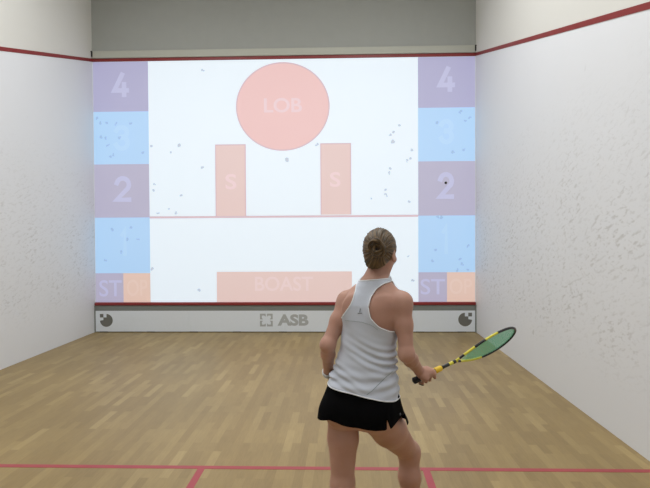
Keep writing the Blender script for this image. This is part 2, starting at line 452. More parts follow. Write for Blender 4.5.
for tinted in (False, True):
    bm = bmesh.new()
    for i, (px, py) in enumerate(marks):
        p = on_y(px, py); big = 1.3 if i in (0, 2, 16, 17, 27) else .95
        on_blue = (p.x < xl or p.x > xr) and (rows[2] < p.z < rows[1] or rows[4] < p.z < rows[3])
        if on_blue != tinted: continue
        for k in range(3):
            a = random.uniform(0, math.pi); rr = .024*big*random.uniform(.6, 1.1); ax = random.uniform(.5, .9); ox, oz = random.uniform(-.018, .018), random.uniform(-.018, .018)
            prism_xz(bm, [(p.x+ox+rr*(math.cos(t)*math.cos(a)-ax*math.sin(t)*math.sin(a)), p.z+oz+rr*(math.cos(t)*math.sin(a)+ax*math.sin(t)*math.cos(a))) for t in [2*math.pi*j/10 for j in range(10)]], -.0074-.0002*k, -.0066)
    o = obj('ball_marks', bm, m_mark2 if tinted else m_mark, wall_front); o['kind'] = 'stuff'

# ball in flight just off the wall
bm = bmesh.new(); bmesh.ops.create_icosphere(bm, subdivisions=3, radius=.0215)
p = on_y(445.8, 182.8, -.12)
o = obj('squash_ball', bm, mat('black rubber ball', (.01, .01, .012), .6, bump=.2), None, p, smooth=True)
bm = bmesh.new(); bmesh.ops.create_icosphere(bm, subdivisions=2, radius=.003)
obj('dot', bm, mat('yellow dot', (.7, .55, .05), .5), o, (.006, -.020, .006), smooth=True)
o['label'] = 'small black squash ball in flight over the right-hand lilac tile with numeral 2'; o['category'] = 'ball'

# ------------------------------------------------------------------ ceiling lamps
m_house = mat('white lamp housing', (.7, .7, .7), .4)
m_tubel = mat('lamp diffuser', (.9, .9, .9), .5, emis=(.955, .985, 1.0), es=3.0)
lamps = [(1.6, -3.4), (4.8, -3.4), (1.6, -5.9), (4.8, -5.9), (1.6, -8.4), (4.8, -8.4)]
names = ['left-hand', 'right-hand']; rown = ['nearest the front wall', 'over the middle of the court', 'nearest the back wall']
LAMP_W = 40
for i, (x, y) in enumerate(lamps):
    e = empty('ceiling_light', (x, y, H), 'long white ceiling lamp, %s one of the pair %s' % (names[i % 2], rown[i//2]), 'lamp', 'ceiling lamps over the court')
    bm = bmesh.new(); box(bm, -.17, .17, -.8, .8, -.09, 0); obj('housing', bm, m_house, e, bev=.006)
    bm = bmesh.new(); box(bm, -.14, .14, -.77, .77, -.105, -.09); obj('diffuser', bm, m_tubel, e, bev=.004)
    ld = bpy.data.lights.new('lamp_light', 'AREA'); ld.shape = 'RECTANGLE'; ld.size = .28; ld.size_y = 1.5
    ld.energy = LAMP_W*(1.35, 1.2, .95)[i//2]*(.94, 1.12)[i % 2]; ld.color = (.972, .99, 1.0)
    lo = bpy.data.objects.new('lamp_light', ld); COL.objects.link(lo); lo.location = (0, 0, -.115); lo.parent = e
#PERSON-BEGIN#
# ------------------------------------------------------------------ the player
ROOT = Vector((at(362, 410, 2.66).x, at(362, 410, 2.66).y, 0))
def A(px, py, d): return np.array(at(px, py, d)-ROOT)
def V(*a): return np.array(a, float)
def unit(v): return v/np.linalg.norm(v)

class Field:
    """signed distance field on a regular grid, with smooth unions"""
    def __init__(s, lo, hi, h):
        s.lo = np.array(lo, float); s.h = h
        s.n = np.ceil((np.array(hi)-s.lo)/h).astype(int)+1
        s.F = np.full(s.n, .12, np.float32)
        s.ax = [s.lo[i]+h*np.arange(s.n[i]) for i in range(3)]
    def sub(s, lo, hi):
        i0 = np.clip(np.floor((np.array(lo)-s.lo)/s.h).astype(int), 0, s.n); i1 = np.clip(np.ceil((np.array(hi)-s.lo)/s.h).astype(int)+1, 0, s.n)
        sl = tuple(slice(a, b) for a, b in zip(i0, i1))
        g = np.meshgrid(*[s.ax[i][sl[i]] for i in range(3)], indexing='ij')
        return sl, g
    def blend(s, sl, d, k, op='union'):
        f = s.F[sl]; d = d.astype(np.float32)
        if op == 'union':
            if k <= 0: r = np.minimum(f, d)
            else:
                h = np.clip(.5+.5*(f-d)/k, 0, 1); r = f*(1-h)+d*h-k*h*(1-h)
        else:       # subtract
            d = -d; h = np.clip(.5-.5*(f-d)/max(k, 1e-6), 0, 1); r = f*(1-h)+d*h+k*h*(1-h)
        s.F[sl] = r
    def cone(s, a, b, ra, rb, k=.02, op='union', flat=None):
        a = np.array(a, float); b = np.array(b, float); pad = max(ra, rb)+.045
        sl, (X, Y, Z) = s.sub(np.minimum(a, b)-pad, np.maximum(a, b)+pad)
        if X.size == 0: return
        ab = b-a; L2 = ab@ab+1e-12
        t = np.clip(((X-a[0])*ab[0]+(Y-a[1])*ab[1]+(Z-a[2])*ab[2])/L2, 0, 1)
        dx, dy, dz = X-a[0]-t*ab[0], Y-a[1]-t*ab[1], Z-a[2]-t*ab[2]
        if flat is not None:      # (direction, factor): squash the section along a direction
            n, fct = unit(np.array(flat[0], float)), flat[1]
            q = dx*n[0]+dy*n[1]+dz*n[2]; g = (1/fct-1)
            dx, dy, dz = dx+q*n[0]*g, dy+q*n[1]*g, dz+q*n[2]*g
        s.blend(sl, np.sqrt(dx*dx+dy*dy+dz*dz)-(ra+(rb-ra)*t), k, op)
    def ell(s, c, r, R=np.eye(3), k=.02, op='union'):
        c = np.array(c, float); m = max(r)+.045
        sl, (X, Y, Z) = s.sub(c-m, c+m)
        if X.size == 0: return
        P = [X-c[0], Y-c[1], Z-c[2]]
        q = [(P[0]*R[0][i]+P[1]*R[1][i]+P[2]*R[2][i])/r[i] for i in range(3)]
        k0 = np.sqrt(q[0]**2+q[1]**2+q[2]**2); k1 = np.sqrt((q[0]/r[0])**2+(q[1]/r[1])**2+(q[2]/r[2])**2)
        s.blend(sl, k0*(k0-1)/np.maximum(k1, 1e-6), k, op)
    def stack(s, T, k=.02, off=0.0, n=2.3, zlo=None, zhi=None, fold=None):
        """T rows: z, half width, half depth, centre x, centre y, yaw"""
        T = np.array(T, float); m = T[:, 1:3].max()+.06
        z0, z1 = (T[0, 0] if zlo is None else zlo), (T[-1, 0] if zhi is None else zhi)
        sl, (X, Y, Z) = s.sub((T[:, 3].min()-m, T[:, 4].min()-m, z0-.04), (T[:, 3].max()+m, T[:, 4].max()+m, z1+.04))
        z = s.ax[2][sl[2]]
        I = [np.interp(z, T[:, 0], T[:, j])[None, None, :] for j in range(1, 6)]
        a, b, cx, cy, yw = I; a = a+off; b = b+off
        c_, s_ = np.cos(yw), np.sin(yw); dx, dy = X-cx, Y-cy
        lx, ly = dx*c_-dy*s_, dx*s_+dy*c_
        q = ((np.abs(lx)/a)**n+(np.abs(ly)/b)**n)**(1/n)
        d = (q-1)*np.sqrt(a*b)*.92
        if fold is not None: d = d-fold(lx, ly, Z+0*lx)
        d = np.maximum(d, np.maximum(Z-z1, z0-Z))
        s.blend(sl, d, k)
    def mesh(s, iso=0.0, smooth=2):
        F = s.F-iso; nx, ny, nz = F.shape; S = F < 0
        c = np.zeros((nx-1, ny-1, nz-1), np.int8)
        for i in (0, 1):
            for j in (0, 1):
                for k in (0, 1): c += S[i:nx-1+i, j:ny-1+j, k:nz-1+k]
        act = np.argwhere((c > 0) & (c < 8)); idx = -np.ones(c.shape, np.int64); idx[tuple(act.T)] = np.arange(len(act))
        acc = np.zeros((len(act), 3)); cnt = np.zeros(len(act))
        for ax in range(3):
            o1, o2 = [q for q in range(3) if q != ax]
            for u in (0, 1):
                for v in (0, 1):
                    p = act.copy(); p[:, o1] += u; p[:, o2] += v; q = p.copy(); q[:, ax] += 1
                    fa, fb = F[tuple(p.T)], F[tuple(q.T)]; m = (fa < 0) != (fb < 0)
                    t = np.where(m, fa/np.where(m, fa-fb, 1), 0)
                    pos = p.astype(float); pos[:, ax] += t
                    acc[m] += pos[m]; cnt[m] += 1
        Vt = s.lo+s.h*acc/cnt[:, None]
        faces = []
        for ax in range(3):
            o1, o2 = (ax+1) % 3, (ax+2) % 3
            A_ = [slice(None)]*3; B_ = [slice(None)]*3; A_[ax] = slice(0, -1); B_[ax] = slice(1, None)
            ch = S[tuple(A_)] != S[tuple(B_)]
            e = np.argwhere(ch); e = e[(e[:, o1] > 0) & (e[:, o2] > 0) & (e[:, o1] < F.shape[o1]-1) & (e[:, o2] < F.shape[o2]-1)]
            ins = S[tuple(e.T)]
            q = []
            for (u, v) in ((-1, -1), (0, -1), (0, 0), (-1, 0)):
                p = e.copy(); p[:, o1] += u; p[:, o2] += v; q.append(idx[tuple(p.T)])
            q = np.stack(q, 1); q[~ins] = q[~ins][:, ::-1]
            faces.append(q)
        faces = np.concatenate(faces); faces = faces[(faces >= 0).all(1)]
        for _ in range(smooth):
            ac = np.zeros_like(Vt); n_ = np.zeros(len(Vt))
            for a_, b_ in ((0, 1), (1, 2), (2, 3), (3, 0)):
                np.add.at(ac, faces[:, a_], Vt[faces[:, b_]]); np.add.at(ac, faces[:, b_], Vt[faces[:, a_]])
                np.add.at(n_, faces[:, a_], 1); np.add.at(n_, faces[:, b_], 1)
            Vt = Vt*.5+.5*ac/np.maximum(n_, 1)[:, None]
        return Vt, faces

def np_mesh(name, Vt, faces, m, parent=None, loc=None, fm=None):
    me = bpy.data.meshes.new(name)
    me.from_pydata(Vt.tolist(), [], [list(f) for f in faces]) if not isinstance(faces, np.ndarray) else me.from_pydata(Vt.tolist(), [], faces.tolist())
    me.polygons.foreach_set('use_smooth', np.ones(len(me.polygons), bool))
    o = link(name, me, m, parent, loc)
    if fm is not None: me.polygons.foreach_set('material_index', fm.astype(np.int32))
    me.update()
    return o
def clip(Vt, Q, g):
    """keep the part of a quad mesh where the vertex function g >= 0, cutting cleanly along g = 0"""
    out, verts, cache = [], Vt.tolist(), {}
    gq = g[Q]; full = (gq >= 0).all(1); part = ~full & (gq >= 0).any(1)
    out = Q[full].tolist()
    rim = []
    for q in Q[part].tolist():
        poly = []; cuts = []
        for i in range(4):
            a, b = q[i], q[(i+1) % 4]
            if g[a] >= 0: poly.append(a)
            if (g[a] >= 0) != (g[b] >= 0):
                key = (min(a, b), max(a, b))
                if key not in cache:
                    t = g[a]/(g[a]-g[b]); cache[key] = len(verts)
                    verts.append((Vt[a]*(1-t)+Vt[b]*t).tolist())
                poly.append(cache[key]); cuts.append(cache[key])
        if len(poly) >= 3: out.append(poly)
        if len(cuts) == 2: rim.append(tuple(cuts))
    used = sorted({i for f in out for i in f}); mp = {u: i for i, u in enumerate(used)}
    return np.array([verts[u] for u in used]), [[mp[i] for i in f] for f in out], [(mp[a], mp[b]) for a, b in rim if a in mp and b in mp]
def chains(rim):
    adj = {}
    for a, b in rim: adj.setdefault(a, []).append(b); adj.setdefault(b, []).append(a)
    seen, res = set(), []
    for s0 in sorted(adj, key=lambda q: len(adj[q])):
        if s0 in seen: continue
        c = [s0]; seen.add(s0)
        while True:
            nx = [n for n in adj[c[-1]] if n not in seen]
            if not nx: break
            c.append(nx[0]); seen.add(nx[0])
        if len(c) > 12: res.append(c+([s0] if s0 in adj[c[-1]] and len(adj[s0]) > 1 else []))
    return res
def piping(name, Vv, rim, r, m, parent, test=None):
    for c in chains(rim):
        bm = bmesh.new()
        P = Vv[c]; closed = c[0] == c[-1]
        for _ in range(6):
            Q = P.copy(); Q[1:-1] = (P[:-2]+P[2:])*.25+P[1:-1]*.5; P = Q
        P = P[::3] if not closed else np.vstack([P[::3], P[-1]])
        if test is not None and not test(P.mean(0)): continue
        if len(P) > 3:
            tube(bm, P, r, seg=6); obj(name, bm, m, parent, smooth=True)

# --- materials
def skin_mat():
    m, N, L, b = new_mat('skin')
    tc = N.new('ShaderNodeTexCoord'); no = N.new('ShaderNodeTexNoise'); no.inputs['Scale'].default_value = 7; no.inputs['Detail'].default_value = 4
    L.new(tc.outputs['Object'], no.inputs['Vector'])
    cr = N.new('ShaderNodeValToRGB'); cr.color_ramp.elements[0].position = .3; cr.color_ramp.elements[1].position = .72
    cr.color_ramp.elements[0].color = SKIN0; cr.color_ramp.elements[1].color = SKIN1
    L.new(no.outputs['Fac'], cr.inputs['Fac']); L.new(cr.outputs['Color'], b.inputs['Base Color'])
    b.inputs['Roughness'].default_value = .5; b.inputs['Specular IOR Level'].default_value = .35
    b.inputs['Subsurface Weight'].default_value = .12; b.inputs['Subsurface Radius'].default_value = (.9, .35, .2); b.inputs['Subsurface Scale'].default_value = .012
    return m
SKIN0 = (.43, .232, .170, 1); SKIN1 = (.53, .308, .235, 1)
m_skin = skin_mat()
m_lip = mat('lips', (.50, .20, .17), .4)
def hair_mat():
    m, N, L, b = new_mat('brown hair')
    at_ = N.new('ShaderNodeAttribute'); at_.attribute_name = 'strand'
    no = N.new('ShaderNodeTexNoise'); no.inputs['Scale'].default_value = 1; no.inputs['Detail'].default_value = 3
    L.new(at_.outputs['Vector'], no.inputs['Vector'])
    cr = N.new('ShaderNodeValToRGB'); cr.color_ramp.elements[0].position = .34; cr.color_ramp.elements[1].position = .68
    cr.color_ramp.elements[0].color = (.010, .006, .003, 1); cr.color_ramp.elements[1].color = (.185, .108, .038, 1)
    L.new(no.outputs['Fac'], cr.inputs['Fac']); L.new(cr.outputs['Color'], b.inputs['Base Color'])
    b.inputs['Roughness'].default_value = .45
    return m
m_hair = hair_mat()
m_shirt = mat('light grey jersey', (.55, .585, .66), .75, var=.03, vscale=9, bump=.25, bscale=420)
m_pipe = mat('white piping', (.80, .82, .85), .7)
m_seam = mat('grey seam', (.24, .30, .31), .7)
m_skirt = mat('black sports fabric', (.0022, .0022, .0025), .9, spec=.06, bump=.2, bscale=400)
m_dgrey = mat('dull grey print', (.14, .15, .16), .5)

# --- skeleton, read off the photo and placed in depth
YT = math.radians(28)           # upper body turned to the player's right
def rowf(py, d, hw, hd, px, yaw):
    p = A(px, py, d); return [p[2], hw, hd, p[0], p[1], math.radians(yaw)]
TORSO = sorted([rowf(424, 2.66, .145, .095, 360, 14), rowf(417, 2.66, .160, .112, 360, 14), rowf(408, 2.66, .166, .120, 360.3, 15), rowf(390, 2.66, .155, .108, 361.5, 17),
    rowf(372, 2.66, .138, .098, 364.5, 20), rowf(350, 2.66, .124, .090, 367.5, 24), rowf(334, 2.66, .127, .093, 369.5, 27), rowf(318, 2.66, .140, .100, 371.5, 28),
    rowf(304, 2.66, .148, .098, 373, 28), rowf(294, 2.66, .132, .085, 373.8, 28), rowf(285, 2.66, .085, .068, 374.5, 28), rowf(279, 2.66, .050, .052, 375.2, 28)])
TA = np.array(TORSO)
def loc2(z, lx, ly):            # torso-local to person space
    c = [np.interp(z, TA[:, 0], TA[:, j]) for j in (3, 4, 5)]
    return V(c[0]+lx*math.cos(c[2])+ly*math.sin(c[2]), c[1]-lx*math.sin(c[2])+ly*math.cos(c[2]), z)
shL, elL, wrL = A(346.5, 301, 2.73), A(327.8, 345, 2.66), A(328.5, 373, 2.83)
shR, elR, wrR = A(402.5, 302, 2.585), A(406.5, 354, 2.55), A(419.5, 371, 2.735)
hpL, knL, anL = A(343.3, 408, 2.69), A(342.5, 484, 2.68), A(338, 565, 2.66)
hpR, knR, anR = A(374, 412, 2.63), A(409, 452, 2.93), A(413, 529, 2.96)
nk0, nk1 = A(375.5, 283, 2.66), A(379, 262, 2.665)
HC = A(380.3, 251.2, 2.665)       # skull centre
HY = math.radians(27)
hF = V(math.sin(HY), math.cos(HY), 0); hR = V(math.cos(HY), -math.sin(HY), 0)
# slight forward tilt of the head
tl = math.radians(8); hU = unit(V(0, 0, 1)*math.cos(tl)+hF*math.sin(tl)); hF = unit(np.cross(hU, hR)); HR = np.stack([hR, hF, hU], 1)
def hp(x, y, z): return HC+hR*x+hF*y+hU*z

# racket axis
RB = A(413.5, 381, 2.735)       # butt
def tip_depth():
    lo, hi = 2.735, 3.6
    for _ in range(40):
        mid = (lo+hi)/2
        if np.linalg.norm(A(514.0, 333.6, mid)-RB) < .686: lo = mid
        else: hi = mid
    return lo
RT = A(514.0, 333.6, tip_depth()); ra = unit(RT-RB)
vdir = unit(RB-np.array(CAM-ROOT))              # line of sight
n1 = unit(-vdir-ra*(-vdir@ra)); dn = unit(np.cross(ra, n1)); 
if dn[2] > 0: dn = -dn

lo, hi = (-.36, -.42, -.02), (.50, .46, 1.72)
B = Field(lo, hi, .004)
B.stack(TORSO, k=.01)
# shoulder girdle, shoulder blades, spine groove, chest, seat
for sh, sx in ((shL, -1), (shR, 1)):
    B.cone(nk0+V(0, .0, .0), sh+V(-.02*sx, 0, .008), .042, .034, .04)
    B.cone(A(376, 276, 2.67), sh+V(-.06*sx, 0, .0), .030, .026, .04)
    z = A(370, 312, 2.6)[2]
    B.ell(loc2(z+.012, .072*sx, -.070), (.046, .018, .060), k=.04)
    B.ell(loc2(z-.02, .07*sx, .08), (.062, .048, .058), k=.03)
    B.ell(loc2(A(361, 412, 2.6)[2], .075*sx, -.062), (.080, .070, .080), k=.03)
for i in range(6):
    z = A(370, 292+i*12, 2.6)[2]
    B.ell(loc2(z, 0, -np.interp(z, TA[:, 0], TA[:, 2])-.012), (.013, .013, .032), k=.025, op='sub')
# neck and head
B.cone(nk0-V(0, 0, .02), nk1, .047, .044, .03)
B.ell(hp(0, -.008, .012), (.069, .088, .088), HR, .015)
B.ell(hp(0, .030, -.050), (.052, .055, .062), HR, .03)
B.ell(hp(0, .062, -.092), (.024, .024, .018), HR, .02)
B.ell(hp(0, .050, .02), (.055, .036, .05), HR, .02)
B.cone(hp(0, .083, .000), hp(0, .101, -.034), .007, .011, .008)
for s_ in (-1, 1):
    B.ell(hp(.010*s_, .092, -.037), (.008, .008, .007), HR, .005)
    B.ell(hp(.030*s_, .088, -.002), (.016, .010, .011), HR, .008, 'sub')
    B.ell(hp(.036*s_, .060, -.032), (.024, .020, .018), HR, .02)
    B.ell(hp(.071*s_, -.004, -.022), (.008, .018, .030), HR, .006)
    B.ell(hp(.078*s_, .000, -.016), (.005, .010, .016), HR, .004, 'sub')
B.ell(hp(0, .080, -.057), (.021, .012, .006), HR, .005); B.ell(hp(0, .079, -.067), (.018, .012, .007), HR, .005)
# arms
def arm(sh, el, wr, side):
    B.ell(sh+V(0, 0, -.004), (.043, .043, .046), k=.025)
    m = sh+(el-sh)*.45
    B.cone(sh, m, .041, .038, .03); B.cone(m, el, .038, .032, .02)
    B.ell(el, (.033, .033, .034), k=.02)
    f = el+(wr-el)*.30
    B.cone(el, f, .032, .0325, .02); B.cone(f, wr, .0325, .0235, .02)
arm(shL, elL, wrL, -1); arm(shR, elR, wrR, 1)
B.cone(shR+V(-.03, .0, -.02), loc2(A(370, 318, 2.6)[2], .09, -.01), .024, .020, .03)
B.cone(shL+V(.03, .0, -.02), loc2(A(370, 318, 2.6)[2], -.09, -.01), .024, .020, .03)
# legs
def leg(h, kn, an, side, toe):
    m = h+(kn-h)*.4
    B.cone(h, m, *((.088, .085) if side > 0 else (.074, .072)), .014); B.cone(m, kn, .084 if side > 0 else .072, .051, .02)
    B.ell(kn+unit(toe)*.008, (.050, .053, .056), k=.03)
    c = kn+(an-kn)*.30
    B.cone(kn, c-toe*.012, .050, .055, .03); B.cone(c-toe*.012, an, .054, .034, .03)
    he = V(an[0], an[1], .045)-toe*.045
    B.cone(an, V(an[0], an[1], .06), .034, .036, .02); B.cone(he, V(an[0], an[1], .040)+toe*.13, .032, .026, .03)
toeL, toeR = unit(V(.20, 1, 0)), unit(V(.42, 1, 0))
leg(hpL, knL, anL, -1, toeL); leg(hpR, knR, anR, 1, toeR)
# right hand closed round the racket grip
def gp(s_, phi, r):             # point round the grip axis: s along it, phi from the camera side through below
    return RB+ra*s_+(n1*math.cos(phi)+dn*math.sin(phi))*r
HS = .060
rad = math.radians
for a_, b_, r1, r2 in ((wrR, gp(HS, rad(-30), .034), .025, .021), (gp(HS-.020, rad(-25), .033), gp(HS-.010, rad(25), .036), .017, .015),
                 (gp(HS+.02, rad(-45), .033), gp(HS+.038, rad(15), .035), .018, .014), (gp(HS-.02, rad(0), .033), gp(HS+.035, rad(-5), .034), .017, .017)):
    B.cone(a_, b_, r1, r2, .015)
for i, (s0, ln) in enumerate(((-.022, .88), (-.001, .97), (.020, 1.0), (.046, .96))):
    s1 = HS+s0; fwd = (0, .002, .004, .018)[i]; r = (.0075, .0083, .0086, .0084)[i]
    P = [gp(s1, rad(18), .036), gp(s1+fwd*.5, rad(82), .0285), gp(s1+fwd, rad(150*ln), .0245), gp(s1+fwd, rad(215*ln), .0235)]
    for a_, b_, q in zip(P, P[1:], (1, .95, .88)): B.cone(a_, b_, r*q*1.06, r*q, .003)
P = [gp(HS+.005, rad(-45), .032), gp(HS+.035, rad(-85), .028), gp(HS+.055, rad(-130), .0255), gp(HS+.066, rad(-170), .0245)]
for a_, b_, q in zip(P, P[1:], (.0125, .0105, .0092)): B.cone(a_, b_, q, q*.9, .004)
# left hand hanging relaxed in front of the hip
hd = unit(V(.35, .62, -.70)); hs = unit(np.cross(hd, V(0, 0, 1))); hn = unit(np.cross(hs, hd))
pc = wrL+hd*.05
B.cone(wrL, pc, .024, .026, .02, flat=(hn, .62)); B.cone(pc-hs*.018+hd*.035, pc+hs*.020+hd*.035, .019, .017, .02, flat=(hn, .7))
for i, (o_, l_) in enumerate(((-.030, .060), (-.011, .072), (.009, .078), (.028, .070))):
    r = .0083 if i else .0074; p0 = pc+hs*o_+hd*.035; d0 = hd; 
    for j, fr in enumerate((.45, .31, .24)):
        ca = math.radians((18, 28, 22)[j]); d0 = unit(d0*math.cos(ca)-hn*math.sin(ca)); p1 = p0+d0*l_*fr*1.15
        B.cone(p0, p1, r, r*.93, .003); p0 = p1; r *= .93
p0 = wrL+hd*.025+hs*.022; d0 = unit(hd*.75+hs*.65-hn*.25)
for l_, r in ((.035, .0115), (.030, .0100), (.022, .0090)):
    p1 = p0+d0*l_; B.cone(p0, p1, r, r*.92, .004); p0 = p1; d0 = unit(d0+hd*.25-hn*.2)

person = empty('person', ROOT, 'woman in grey racerback top and black skort seen from behind holding a racket', 'person')
Fbody = B.F
bv, bf = B.mesh(smooth=1)
cen = bv[bf].mean(1)
lp = (np.abs((cen-hp(0, .088, -.062))@hR) < .022) & (np.abs((cen-hp(0, .088, -.062))@hU) < .011) & ((cen-hp(0, .088, -.062))@hF > -.006)
np_mesh('body', bv, bf, [m_skin, m_lip], person, fm=lp.astype(int))
m_eye = mat('eye white', (.75, .74, .72), .2); m_iris = mat('iris', (.06, .09, .10), .2)
for s_ in (-1, 1):
    bm = bmesh.new(); bmesh.ops.create_uvsphere(bm, u_segments=16, v_segments=12, radius=.0115)
    e = obj('eye', bm, m_eye, person, hp(.030*s_, .0715, -.002), smooth=True)
    bm = bmesh.new(); bmesh.ops.create_uvsphere(bm, u_segments=12, v_segments=8, radius=.0052)
    obj('iris', bm, m_iris, e, Vector(hF*.0080), smooth=True)
    bm = bmesh.new(); tube(bm, [hp(.014*s_, .089, .016), hp(.030*s_, .090, .021), hp(.046*s_, .080, .015)], [.003, .0032, .0015], 6)
    obj('eyebrow', bm, mat('eyebrow hair', (.06, .04, .02), .7), person, smooth=True)

# --- hair: combed back to a coiled bun
BUN = A(378.3, 249, 2.534)
def strand_attr(o, Vt, mode):
    a_ = o.data.attributes.new('strand', 'FLOAT_VECTOR', 'POINT')
    a_.data.foreach_set('vector', mode.astype(np.float32).ravel())
Hf = Field(HC-.17, HC+.17, .0026)
Hf.ell(hp(0, -.010, .014), (.0765, .0965, .0955), HR, .0)
Hf.ell(hp(0, -.048, -.046), (.052, .042, .050), HR, .02)
Hf.ell(hp(0, -.042, -.078), (.036, .026, .036), HR, .02)
sl = tuple(slice(0, n) for n in Hf.n); G3 = np.meshgrid(*Hf.ax, indexing='ij')
rel = [G3[i]-HC[i] for i in range(3)]
lx, ly, lz = [sum(rel[i]*v[i] for i in range(3)) for v in (hR, hF, hU)]
# ridges of combed hair running towards the bun
b_loc = V((BUN-HC)@hR, (BUN-HC)@hF, (BUN-HC)@hU)
ang = np.arctan2(lz-b_loc[2], lx-b_loc[0]); dist = np.sqrt((lx-b_loc[0])**2+(lz-b_loc[2])**2)
rid = .0009*np.sin(ang*23+4*np.sin(ang*3+dist*9)+dist*18)+.0007*np.sin(ang*41+3*np.sin(ang*5)+dist*25+1)
Hf.F -= (rid*np.clip(dist/.05, 0, 1)).astype(np.float32)
# hairline: forehead, temples (behind the ears), nape
face = np.maximum(ly-(.058-.0*lz)+np.clip(-(lz-.02), 0, 1)*1.15, -.106-lz)
ears = .032-np.sqrt(((ly-.004)/.9)**2+((lz+.026)/1.25)**2)*1.0
face = np.maximum(face, np.where(np.abs(lx) > .05, ears-.004, -1))
Hf.F = np.maximum(Hf.F, face.astype(np.float32))
hv, hf_ = Hf.mesh(smooth=1)
hair = np_mesh('hair', hv, hf_, m_hair, person)
r_ = hv-HC; X_, Z_ = r_@hR-b_loc[0], r_@hU-b_loc[2]; an_ = np.arctan2(Z_, X_); di = np.hypot(X_, Z_)
strand_attr(hair, hv, np.stack([np.cos(an_)*7+0*di, np.sin(an_)*7, di*16+(r_@hF)*6], 1))
# bun: coiled ropes of hair round a small core
bm = bmesh.new(); rng = random.Random(3)
attr = []
def rope(pts, r):
    n0 = len(bm.verts); tube(bm, pts, r, seg=8)
    k = rng.uniform(0, 50)
    for i in range(n0, n0+len(pts)*8): j = i-n0; attr.append((math.cos(2*math.pi*(j % 8)/8)*2+k, math.sin(2*math.pi*(j % 8)/8)*2+k, (j//8)*.25))
for q in range(15):
    ph = rng.uniform(0, 6.28); R0 = rng.uniform(.012, .040); off = rng.uniform(-.020, .004); tw = rng.uniform(.002, .005)
    tiltx, tiltz = rng.uniform(-.35, .35), rng.uniform(-.35, .35)
    pts = []
    for k in range(26):
        t = ph+k/25*rng.uniform(4.6, 4.7); rr = R0+tw*math.sin(t*2.3+q)
        x, z = rr*math.cos(t), rr*math.sin(t)*.95
        pts.append(BUN+hR*x+hU*z+hF*(off+x*tiltx+z*tiltz))
    rs = [(.0058+.0014*math.sin(k*.9+q))*(min(1, .45+k/6, .45+(25-k)/6)) for k in range(26)]
    rope(pts, rs)
for q in range(5):          # loose locks under and beside the bun
    a0 = rng.uniform(-2.6, -.6); p0 = BUN+hR*.024*math.cos(a0)+hU*.024*math.sin(a0)
    pts = [p0+hR*.012*k/5*math.cos(a0)+hU*(.010*k/5*math.sin(a0))-hF*.004*math.sin(k/5*3.1) for k in range(6)]
    rope(pts, [.0035, .004, .0035, .003, .002, .001])
bun = obj('bun', bm, m_hair, hair, smooth=True)
strand_attr(bun, None, np.array(attr))
# combed locks drawn over the cap into the bun
cap_c, cap_r = V(0, -.010, .014), V(.0765, .0965, .0955)
def on_cap(x, z, lift):
    k = 1-((x-cap_c[0])/cap_r[0])**2-((z-cap_c[2])/cap_r[2])**2
    return hp(x, cap_c[1]-cap_r[1]*math.sqrt(max(k, .0)), z)-hF*lift
locks = bmesh.new(); bm_keep, attr_keep = bm, attr
bm, attr = locks, []
for q in range(34):
    a0 = 2*math.pi*q/34+rng.uniform(-.09, .09)
    ex, ez = cap_c[0]+cap_r[0]*.985*math.cos(a0), cap_c[2]+cap_r[2]*.985*math.sin(a0)
    if ez < -.045: continue
    pts = []; sw = rng.uniform(-.006, .006)
    for k in range(11):
        t = k/10; x = ex+(b_loc[0]-ex)*t*.88+sw*math.sin(t*3.1)*math.sin(a0); z = ez+(b_loc[2]-ez)*t*.88-sw*math.sin(t*3.1)*math.cos(a0)
        pts.append(on_cap(x, z, -.0035+.0018*math.sin(t*3.1+q)))
    rw = rng.uniform(.0042, .0072)
    rope(pts, [rw*(.55+.45*math.sin(min(1, k/6)*1.57)) for k in range(11)])
lk = obj('combed_locks', locks, m_hair, hair, smooth=True); lk['kind'] = 'stuff'
strand_attr(lk, None, np.array(attr))
# hair tie loop
bm = bmesh.new(); tube(bm, [BUN+hF*.018+hR*.017*math.cos(t)+hU*.017*math.sin(t) for t in [2*math.pi*k/20 for k in range(21)]], .003, 6)
obj('hair_tie', bm, m_black, hair, smooth=True)

# --- tank top
def sfold(lx, ly, Z):
    zz = Z
    zt = zz-1.0
    w = np.exp(-((zz-1.03)/.09)**2)
    lean = lx*.55
    f = .0065*w*np.sin((zz+lean*.5+.012*np.sin(lx*17))*190)*np.clip(.55+.5*np.sin(lx*14+zz*23), 0, 1)
    f += .0042*np.exp(-((zz-.97)/.06)**2)*np.sin((zz-lean*.25+.01*np.sin(lx*21))*120+1)
    f += .0015*np.sin(zz*60+lx*45)*np.clip((1.26-zz)/.1, 0, 1)
    return f
S = Field((-.36, -.30, .80), (.36, .30, 1.55), .004)
TS = TA.copy()
loose = np.interp(TS[:, 0], [.85, .93, 1.02, 1.15, 1.25, 1.5], [.027, .023, .013, .008, .006, .004])
TS[:, 1] += loose; TS[:, 2] += loose+.002
S.stack(TS, k=.01, fold=sfold)
for sh, sx in ((shL, -1), (shR, 1)):
    S.cone(nk0, sh+V(-.02*sx, 0, .008), .046, .038, .04)
    z = A(370, 312, 2.6)[2]
    S.ell(loc2(z+.012, .072*sx, -.070), (.052, .028, .066), k=.035)
    S.ell(loc2(z-.02, .07*sx, .08), (.068, .054, .064), k=.03)
    S.cone(A(376, 276, 2.67), sh+V(-.06*sx, 0, .0), .034, .030, .04)
S.cone(nk0-V(0, 0, .02), nk1, .053, .050, .03)
sv, sf = S.mesh(smooth=1)
